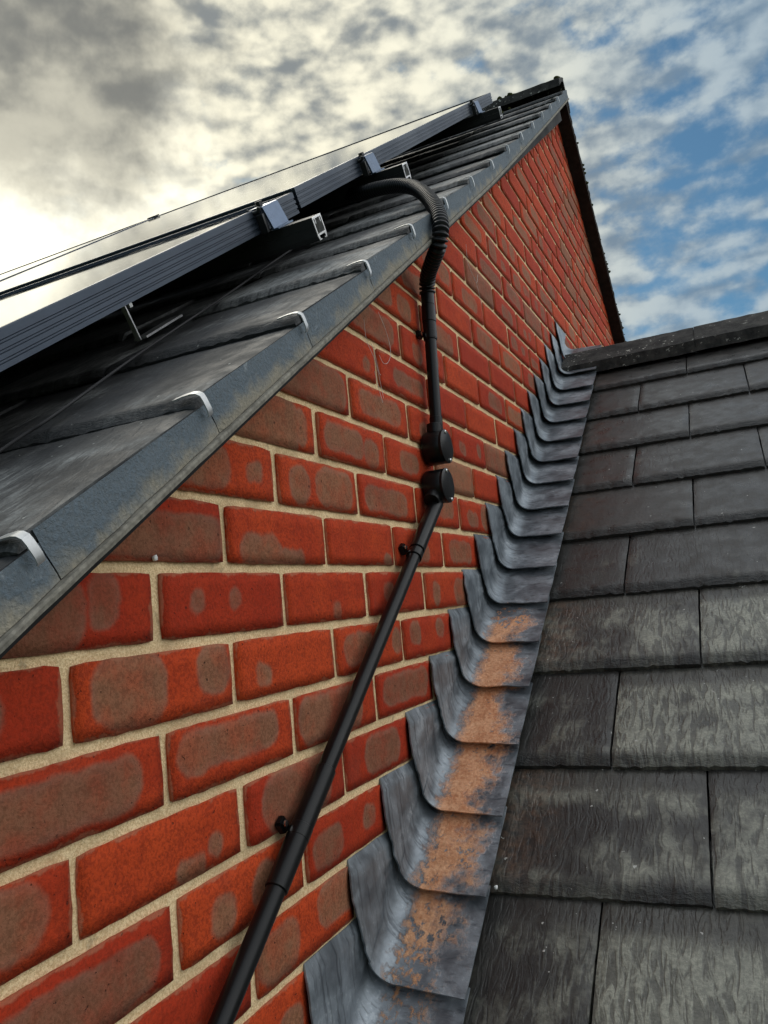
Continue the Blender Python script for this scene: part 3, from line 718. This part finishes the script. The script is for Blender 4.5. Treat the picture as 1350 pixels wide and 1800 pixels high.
# ------------------------------------------------------------------ stepped lead flashing
flash = thing('stepped_flashing', 'stepped grey lead flashing dusted with orange brick dirt where roof meets wall', 'flashing', tuple(LF(0.02, -0.9, 0.0)))
CY = [(0.211 - .107, -6.5), (0.211, -5.5), (0.331, -4.5), (0.443, -3.5), (0.553, -2.5), (0.673, -1.5), (0.787, -.5), (0.886, .5), (0.985, 1.5), (1.088, 2.5), (1.197, 3.5), (1.299, 4.5), (1.408, 5.5), (1.508, 6.5), (1.612, 7.5), (1.720, 8.5), (1.825, 9.5), (1.925, 10.5), (2.045, 11.5), (2.15, 12.5)]
def flash_mesh(i, y, vb):
    zt = vb * 0.075 + 0.001
    # corner in roof coordinates
    c0 = Vector((0, y, zt)) - L0; s_c = c0.dot(S); n_c = c0.dot(Nn)
    rr = random.Random(i * 5 + 1)
    Ls = 0.165 if i < len(CY) - 1 else 0.16
    nu, nw = 12, 30
    R = 0.030; nf = 0.013
    vs = []; rows_ = []
    wid = 0.1345 + rr.uniform(-.0012, .0012)
    for a in range(nu + 1):
        t = a / nu; s = s_c + Ls * t
        lift = 0.0110 * (1 - t) ** 1.6 * (1 if a else 1.0) - 0.0025 * t
        row = []
        ntop = max((zt - s * SA) / CA, nf + R + 0.012)   # height whose world z equals the bed joint
        for j in range(nw + 1):
            q_ = j / nw
            if q_ < .5:                              # upstand
                h = q_ / .5; n_ = ntop + (nf + R - ntop) * h
                x = 0.0035 + lift * (0.25 + .75 * h) * (1 if h > .06 else .2)
                # leading edge sweeps a little, never quite straight
                ds = (0.004 * nz(h * 3 + i, 1, 1) + 0.0025 * nz(h * 9, i, 2)) * (1 - t) ** 2 - 0.068 * math.sqrt(h)
                x += 0.0016 * nz(s * 14, h * 5, i) + 0.0012 * nz(s * 40, h * 16, i)
                if j == 0: x -= 0.0060
                row.append((x, s + ds, n_ + (0.0018 * nz(s * 30, i, 4) if j == 0 else 0), 1.0, 0.0))
            elif q_ < .7:
                an = (q_ - .5) / .2 * PI / 2
                x = 0.0035 + lift + R * (1 - math.cos(an)); n_ = nf + lift + R * (1 - math.sin(an))
                row.append((x, s - 0.068 - 0.006 * math.sin(an), n_, math.cos(an), math.sin(an)))
            else:
                h = (q_ - .7) / .3; x = 0.0035 + lift + R + (wid - R - 0.0035 - lift) * h
                n_ = nf + lift + 0.0012 * nz(s * 22, x * 30, i) - 0.004 * h * t
                row.append((x - 0.004 * t * h + (0.0010 * nz(s * 25, 3, i) if j == nw else 0), s - 0.074 - 0.006 * h + 0.0022 * nz(x * 28, i, 2) * (1 - t), n_, 0.0, 1.0))
        rows_.append(row)
    th = 0.0024
    bm = bmesh.new(); V = [[bm.verts.new(LF(*p_[:3])) for p_ in r_] for r_ in rows_]
    B = [[bm.verts.new(LF(p_[0] - th * p_[3], p_[1], p_[2] - th * p_[4])) for p_ in r_] for r_ in rows_]
    for a in range(nu):
        for j in range(nw):
            bm.faces.new((V[a][j], V[a][j + 1], V[a + 1][j + 1], V[a + 1][j])); bm.faces.new((B[a][j], B[a + 1][j], B[a + 1][j + 1], B[a][j + 1]))
    for a in range(nu):
        for j in (0, nw): bm.faces.new((V[a][j], V[a + 1][j], B[a + 1][j], B[a][j]))
    for j in range(nw):
        for a in (0, nu): bm.faces.new((V[a][j], B[a][j], B[a][j + 1], V[a][j + 1]))
    return bmesh_done(bm, 'flashing_sheet', M_LEAD, True, 50)
for i, (y, vb) in enumerate(CY):
    link('flashing_sheet', flash_mesh(i, y, vb), flash)

# ------------------------------------------------------------------ solar array
def pn(s): return 0.067 + 0.0099 * max(0.0, s - 1.0)
XP = -0.153; FT = 0.038
def PF(x, s, n_): return UF(x, s, n_ + pn(s))
def panel(x0, x1, s0, s1, label, dn=0.0):
    def PF(x, s, n_): return UF(x, s, n_ + pn(s) + dn)
    t = thing('solar_panel', label, 'solar panel', tuple(UF((x0 + x1) / 2, s0, 0.067)), 'solar panels on the upper roof')
    # frame: ribbed profile swept round four sides
    prof = [(0, 0), (0, .0055), (.0016, .0065), (.0016, .0085), (0, .0095), (0, .0145), (.0016, .0155), (.0016, .0175), (0, .0185), (0, .0235), (.0016, .0245), (.0016, .0265), (0, .0275), (0, FT - .0015), (.0012, FT), (.0105, FT), (.0115, FT - .002), (.0115, FT - .007), (.004, FT - .009), (.004, .003), (.022, .003), (.022, 0)]
    bm = bmesh.new(); rings = []
    for (cx, cs, sx, s_) in ((x1, s0, -1, 1), (x1, s1, -1, -1), (x0, s1, 1, -1), (x0, s0, 1, 1)):
        rings.append([bm.verts.new(PF(cx + sx * d_, cs + s_ * d_, h)) for d_, h in prof])
    for a in range(4):
        r0, r1 = rings[a], rings[(a + 1) % 4]
        for j in range(len(prof)): bm.faces.new((r0[j], r1[j], r1[(j + 1) % len(prof)], r0[(j + 1) % len(prof)]))
    link('frame', bmesh_done(bm, 'frame', M_FRAME), t)
    e = .0112
    gl = boxw(PF, x0 + e, x1 - e, s0 + e, s1 - e, FT - .0065, FT - .0025)
    link('glass', bmesh_done(gl, 'glass', M_GLASS), t)
    return t
panel(-1.795, XP, -0.55, 1.152, 'solar panel nearest the viewer, lower one in the right column of the array')
panel(-1.795, XP, 1.166, 3.165, 'solar panel on top in the right column, its ribbed frame ending near the ridge', 0.006)
panel(-3.46, -1.812, 1.164, 3.165, 'farther solar panel in the left column, seen as thin bright glass at picture edge', 0.006)
def rail(s0, label, x1=-0.064):
    nb = pn(s0) - 0.0015
    t = thing('mounting_rail', label, 'mounting rail', tuple(UF(x1, s0, nb - .04)), 'black rails under the solar panels')
    w_ = 0.038; hgt = 0.031
    outer = [(0, -hgt), (0, 0), (w_, 0), (w_, -hgt)]; th = .0032
    def sweep(profile, x0_, x1_, mat, name, inner=None):
        bm = bmesh.new(); r0 = [bm.verts.new(UF(x0_, s0 + a_, nb + b_)) for a_, b_ in profile]; r1 = [bm.verts.new(UF(x1_, s0 + a_, nb + b_)) for a_, b_ in profile]
        for j in range(len(profile)):
            f_ = bm.faces.new((r0[j], r1[j], r1[(j + 1) % len(profile)], r0[(j + 1) % len(profile)]))
            if inner and 15 <= j < len(profile) - 2: f_.material_index = 1
        bm.faces.new(r0); bm.faces.new(r1[::-1])
        me = bmesh_done(bm, name, mat)
        if inner: me.materials.append(inner)
        return me
    # hollow section drawn as one folded outline with a hairline slit, foot lips below
    sec = [(0, 0), (w_, 0), (w_, -hgt), (w_ - .003, -hgt - .0075), (w_ - .012, -hgt - .0075), (w_ - .012, -hgt - .0055), (w_ - .006, -hgt - .0055), (w_ - .007, -hgt), (.007, -hgt), (.006, -hgt - .0055), (.012, -hgt - .0055), (.012, -hgt - .0075), (.003, -hgt - .0075), (0, -hgt), (0, -hgt * .5 - .0001),
           (th, -hgt * .5 - .0001), (th, -hgt + th), (w_ - th, -hgt + th), (w_ - th, -th), (w_ - .008, -th), (w_ - .008, -.012), (w_ - .010, -.012), (w_ - .010, -th), (.010, -th), (.010, -.012), (.008, -.012), (.008, -th), (th, -th), (th, -hgt * .5 + .0001), (0, -hgt * .5 + .0001)]
    link('rail_body', sweep(sec, -3.5, x1, M_BLACKALU, 'rail_body', M_ALU), t)
    link('cut_end', sweep(sec, x1 + .0002, x1 + .0014, M_ALU, 'cut_end'), t)
    cap = [(0.004, .0003), (w_ - .004, .0003), (w_ - .004, .0012), (.004, .0012)]
    return t
rail(0.998, 'black mounting rail nearest the viewer, its hollow aluminium end jutting over the tiles')
rail(1.545, 'middle black mounting rail with its open end above the curved corrugated hose')
rail(2.775, 'uppermost black mounting rail with its cut end just below the ridge')
def clamp(s0, label):
    t = thing('end_clamp', label, 'clamp', tuple(UF(-.13, s0 + .019, pn(s0))), 'end clamps gripping the panel frames')
    b0 = pn(s0)
    def CF(x, s, n_): return UF(x, s, n_ + b0)
    prof = [(-.164, .0405), (-.140, .0405), (-.1375, .0395), (-.1365, .0375), (-.130, .0016), (-.122, .0012), (-.122, -.0012), (-.1335, -.0012), (-.1400, .0365), (-.142, .0382), (-.164, .0382)]
    bm = bmesh.new(); sa, sb = s0 - .010, s0 + .052
    r0 = [bm.verts.new(CF(x, sa, n_)) for x, n_ in prof]; r1 = [bm.verts.new(CF(x, sb, n_)) for x, n_ in prof]
    for j in range(len(prof)): bm.faces.new((r0[j], r1[j], r1[(j + 1) % len(prof)], r0[(j + 1) % len(prof)]))
    bm.faces.new(r0); bm.faces.new(r1[::-1])
    link('plate', bmesh_done(bm, 'plate', M_CLAMP), t)
    # curled black side spring and bolt
    pth = [CF(-.164, sa - .006, .041), CF(-.158, sa - .006, .036), CF(-.150, sa - .006, .034), CF(-.143, sa - .006, .036), CF(-.140, sa - .006, .041)]
    vs_, fs_ = tube(catmull(pth, 5), .0035, 10)
    link('spring', mesh('spring', vs_, fs_, M_BLACKALU, True), t)
    bm = boxw(CF, -.150, -.137, sa - .010, sa - .001, -.001, .030, .001)
    link('block', bmesh_done(bm, 'block', M_BLACKALU), t)
    vs_, fs_ = tube([CF(-.150, s0 + .008, .0405), CF(-.150, s0 + .008, .0415), CF(-.150, s0 + .008, .0490)], .0065, 6)
    link('bolt', mesh('bolt', vs_, fs_, M_BLACKALU), t)
clamp(0.998, 'blue-grey end clamp plate on the nearest mounting rail')
clamp(1.545, 'blue-grey end clamp plate on the middle mounting rail, above the hose')
clamp(2.775, 'blue-grey end clamp plate on the uppermost mounting rail, close to the ridge')
mcl = link('mid_clamp', bmesh_done(boxw(PF, -1.825, -1.78, 3.09, 3.13, FT + .0065, FT + .012, .001), 'mid_clamp', M_BLACKALU))
mcl['label'] = 'tiny dark clamp bridging two panel frames on the skyline'; mcl['category'] = 'clamp'
hk = thing('roof_hook', 'thin steel roof hook standing in the dark gap under the panels', 'roof hook', tuple(UF(-.25, .69, .004)))
link('strap', bmesh_done(boxw(UF, -.2545, -.2465, .690, .6925, .003, .062), 'strap', M_GALV), hk)
link('foot', bmesh_done(boxw(UF, -.263, -.239, .696, .80, .003, .006), 'foot', M_GALV), hk)
link('arm', bmesh_done(boxw(UF, -.266, -.236, .696, 1.05, .0575, .062), 'arm', M_GALV), hk)
vs_, fs_ = tube([UF(-.246, .70, .05), UF(-.246, .70, .0575)], .005, 6); link('bolt', mesh('bolt', vs_, fs_, M_GALV), hk)

# ------------------------------------------------------------------ hose, conduit, boxes, cable
pts = [(-0.275, 1.012, 0.958), (-0.215, 0.972, 0.931), (-0.160, 0.941, 0.909), (-0.108, 0.918, 0.891), (-0.060, 0.899, 0.872), (-0.008, 0.857, 0.830), (0.042, 0.788, 0.762), (0.078, 0.729, 0.694), (0.090, 0.701, 0.649), (0.083, 0.703, 0.620), (0.064, 0.724, 0.608), (0.045, 0.749, 0.601), (0.032, 0.768, 0.594), (0.024, 0.781, 0.582), (0.022, 0.784, 0.566)]
cp = resample(catmull(pts, 14), 0.0014)
vs_, fs_ = tube(cp, .0118, 18, True, lambda i: .0156 if i % 6 in (0, 1, 2) else .0106)
hose = link('flexible_hose', mesh('flexible_hose', vs_, fs_, M_PVC, True))
hose['label'] = 'black corrugated hose curving from under the panels over the verge to the wall'; hose['category'] = 'hose'
PX = 0.022; PR = 0.0110
def cyl(p0, p1, r, seg=24): return tube([p0, Vector(p0).lerp(Vector(p1), .5), p1], r, seg)
def ring_sleeve(parent, p0, p1, r, name='coupler'):
    d_ = (Vector(p1) - Vector(p0)); L_ = d_.length; d_.normalize()
    ps = [Vector(p0), Vector(p0) + d_ * .0008, Vector(p1) - d_ * .0008, Vector(p1)]
    vs_, fs_ = tube(ps, r, 28, True, lambda i: r - .0008 if i in (0, 3) else r)
    me = mesh(name, vs_, fs_, M_PVC, True); me.set_sharp_from_angle(angle=math.radians(40)); return link(name, me, parent)
def saddle(parent, c, d, side):
    """wall saddle: strap round the pipe, screw lug to one side"""
    d = Vector(d).normalized(); o_ = Vector((0, d.z, -d.y)) * side
    c = Vector(c)
    ring_sleeve(parent, c - d * .008, c + d * .008, PR + .0022, 'saddle_strap')
    lug = c + o_ * .0165; lug.x = 0
    bm = bmesh.new(); e1 = d * .008
    pts8 = []
    for x in (0.0005, 0.011):
        k_ = 1.0 if x < .01 else .75
        pts8 += [Vector((x, 0, 0)) + lug - e1 * k_ - o_ * .012 - Vector((0, 0, 0)), Vector((x, 0, 0)) + lug + e1 * k_ - o_ * .012, Vector((x, 0, 0)) + lug + e1 * k_ + o_ * .0060, Vector((x, 0, 0)) + lug - e1 * k_ + o_ * .0060]
    box_bm(bm, pts8)
    bmesh.ops.recalc_face_normals(bm, faces=bm.faces); bmesh.ops.bevel(bm, geom=list(bm.edges), offset=.0025, segments=2, affect='EDGES')
    lg = link('saddle_base', bmesh_done(bm, 'saddle_base', M_PVC, True, 40), parent)
    vs_, fs_ = cyl(lug + Vector((.011, 0, 0)), lug + Vector((.0130, 0, 0)), .0034, 12)
    link('screw', mesh('screw', vs_, fs_, M_SCREW), lg)
def conduit(label, p0, p1, couplers, saddles, cat='conduit'):
    p0 = Vector(p0); p1 = Vector(p1); t = thing('conduit_pipe', label, cat, tuple(p1), 'black conduit run on the gable wall')
    vs_, fs_ = tube([p0.lerp(p1, i / 12) for i in range(13)], PR, 28); me = mesh('pipe', vs_, fs_, M_PVC, True); me.set_sharp_from_angle(angle=math.radians(50)); link('pipe', me, t)
    d_ = p1 - p0
    for a, b_, r in couplers: ring_sleeve(t, p0 + d_ * a, p0 + d_ * b_, r)
    for f_ in saddles: saddle(t, p0 + d_ * f_, d_, 1)
    return t
conduit('upper vertical length of black conduit pipe between hose and round box', (.022, .784, .572), (.022, .757, .285), [(0, .10, PR + .0018), (.10, .22, PR + .0025), (.22, .345, PR + .0018), (.88, .97, PR + .0012)], [.31])
conduit('lower slanting length of black conduit pipe running down the brick wall', (.022, .717, .154), (.022, -.26, -.606), [(0, .115, PR + .0022), (.475, .60, PR + .0018)], [.125, .545])
def jbox(label, y, z, exit_dir):
    sp = tube([(.0005, y, z), (.0045, y, z)], .013, 20)
    t = thing('junction_box', label, 'junction box', (0, y, z), 'round junction boxes on the gable wall')
    r = .0312; ps = [(.004, y, z), (.0055, y, z), (.036, y, z), (.0375, y, z)]
    vs_, fs_ = tube(ps, r, 48, True, lambda i: r - .001 if i in (0, 3) else r)
    me = mesh('body', vs_, fs_, M_PVC, True); me.set_sharp_from_angle(angle=math.radians(35)); link('body', me, t)
    link('spacer', mesh('spacer', sp[0], sp[1], M_PVC), t)
    ps = [(.0379, y, z), (.0385, y, z), (.0425, y, z), (.0435, y, z)]
    vs_, fs_ = tube(ps, r, 48, True, lambda i: r + .0004 if i in (0, 1, 2) else r - .0012)
    me = mesh('lid', vs_, fs_, M_PVC, True); me.set_sharp_from_angle(angle=math.radians(35)); ld = link('lid', me, t)
    for a in (1.75, -1.25):
        sy, sz = y + math.cos(a) * .0265, z + math.sin(a) * .0265
        vs_, fs_ = tube([(.0436, sy, sz), (.0445, sy, sz), (.0462, sy, sz)], .0036, 14, True, lambda i: .0036 if i < 2 else .0024)
        link('screw', mesh('screw', vs_, fs_, M_SCREW, False), ld)
    d_ = Vector(exit_dir).normalized(); c = Vector((.021, y, z))
    ring_sleeve(t, c + d_ * .028, c + d_ * .046, PR + .003, 'spout')
jbox('upper of two round black junction boxes on the wall', .747, .2590, (0, .06, 1))
jbox('lower of two round black junction boxes on the wall', .732, .1850, (0, -.78, -.62))
cpts = [UF(-.10, -.10, .006), UF(-.135, .279, .006), UF(-.129, .36, .008), UF(-.172, .588, .005), UF(-.187, .862, .006), UF(-.187, .994, .010), UF(-.22, 1.3, .012), UF(-.35, 1.6, .012)]
vs_, fs_ = tube(catmull(cpts, 12), .0019, 10)
cb = link('cable', mesh('cable', vs_, fs_, M_CABLE, True)); cb['label'] = 'thin black cable lying across the dark slates beneath the panels'; cb['category'] = 'cable'

# ------------------------------------------------------------------ cobwebs and specks
def web(label, strands):
    bm = bmesh.new(); rr = random.Random(len(strands))
    for st in strands:
        P2 = [Vector((0.006 + rr.uniform(0, .004), y + rr.uniform(-.002, .002), z + rr.uniform(-.002, .002))) for y, z in st]
        vs_, fs_ = tube(catmull(P2, 6), .00035, 5)
        bv = [bm.verts.new(v) for v in vs_]
        for f_ in fs_: bm.faces.new([bv[i] for i in f_])
    o = link('cobweb', bmesh_done(bm, 'cobweb', M_WEB)); o['label'] = label; o['category'] = 'cobweb'; o['group'] = 'cobwebs under the verge'
web('larger white cobweb on bricks below the verge, left of the conduit', [[(.515, .44), (.52, .405), (.535, .375), (.555, .345), (.565, .32)], [(.525, .40), (.54, .39), (.548, .36), (.556, .355)], [(.57, .47), (.60, .44), (.605, .41), (.59, .385), (.57, .38), (.558, .392)], [(.535, .36), (.55, .33), (.555, .31)]])
web('small white cobweb high on the gable bricks right of the hose', [[(1.12, .81), (1.13, .77), (1.15, .745), (1.18, .735), (1.20, .76)], [(1.16, .74), (1.19, .72), (1.21, .69)]])
for nm, pos, lab in (('dropping', (0.004, -.003, .046), 'white speck of dropping at a mortar joint beneath the verge'), ('dropping', tuple(LF(.139, -.735, .006)), 'white speck of dropping beside the flashing on the lower slates')):
    bm = bmesh.new(); bmesh.ops.create_icosphere(bm, subdivisions=2, radius=.0028)
    for v in bm.verts: v.co *= 1 + .5 * nz(v.co.x * 600, v.co.y * 600, v.co.z * 600)
    o = link('bird_dropping', bmesh_done(bm, 'bird_dropping', M_DROP, True), None, pos); o['label'] = lab; o['category'] = 'dropping'
print('bricks', len([o for o in bpy.data.objects if o.name.startswith('brick') and o.parent == wall]))
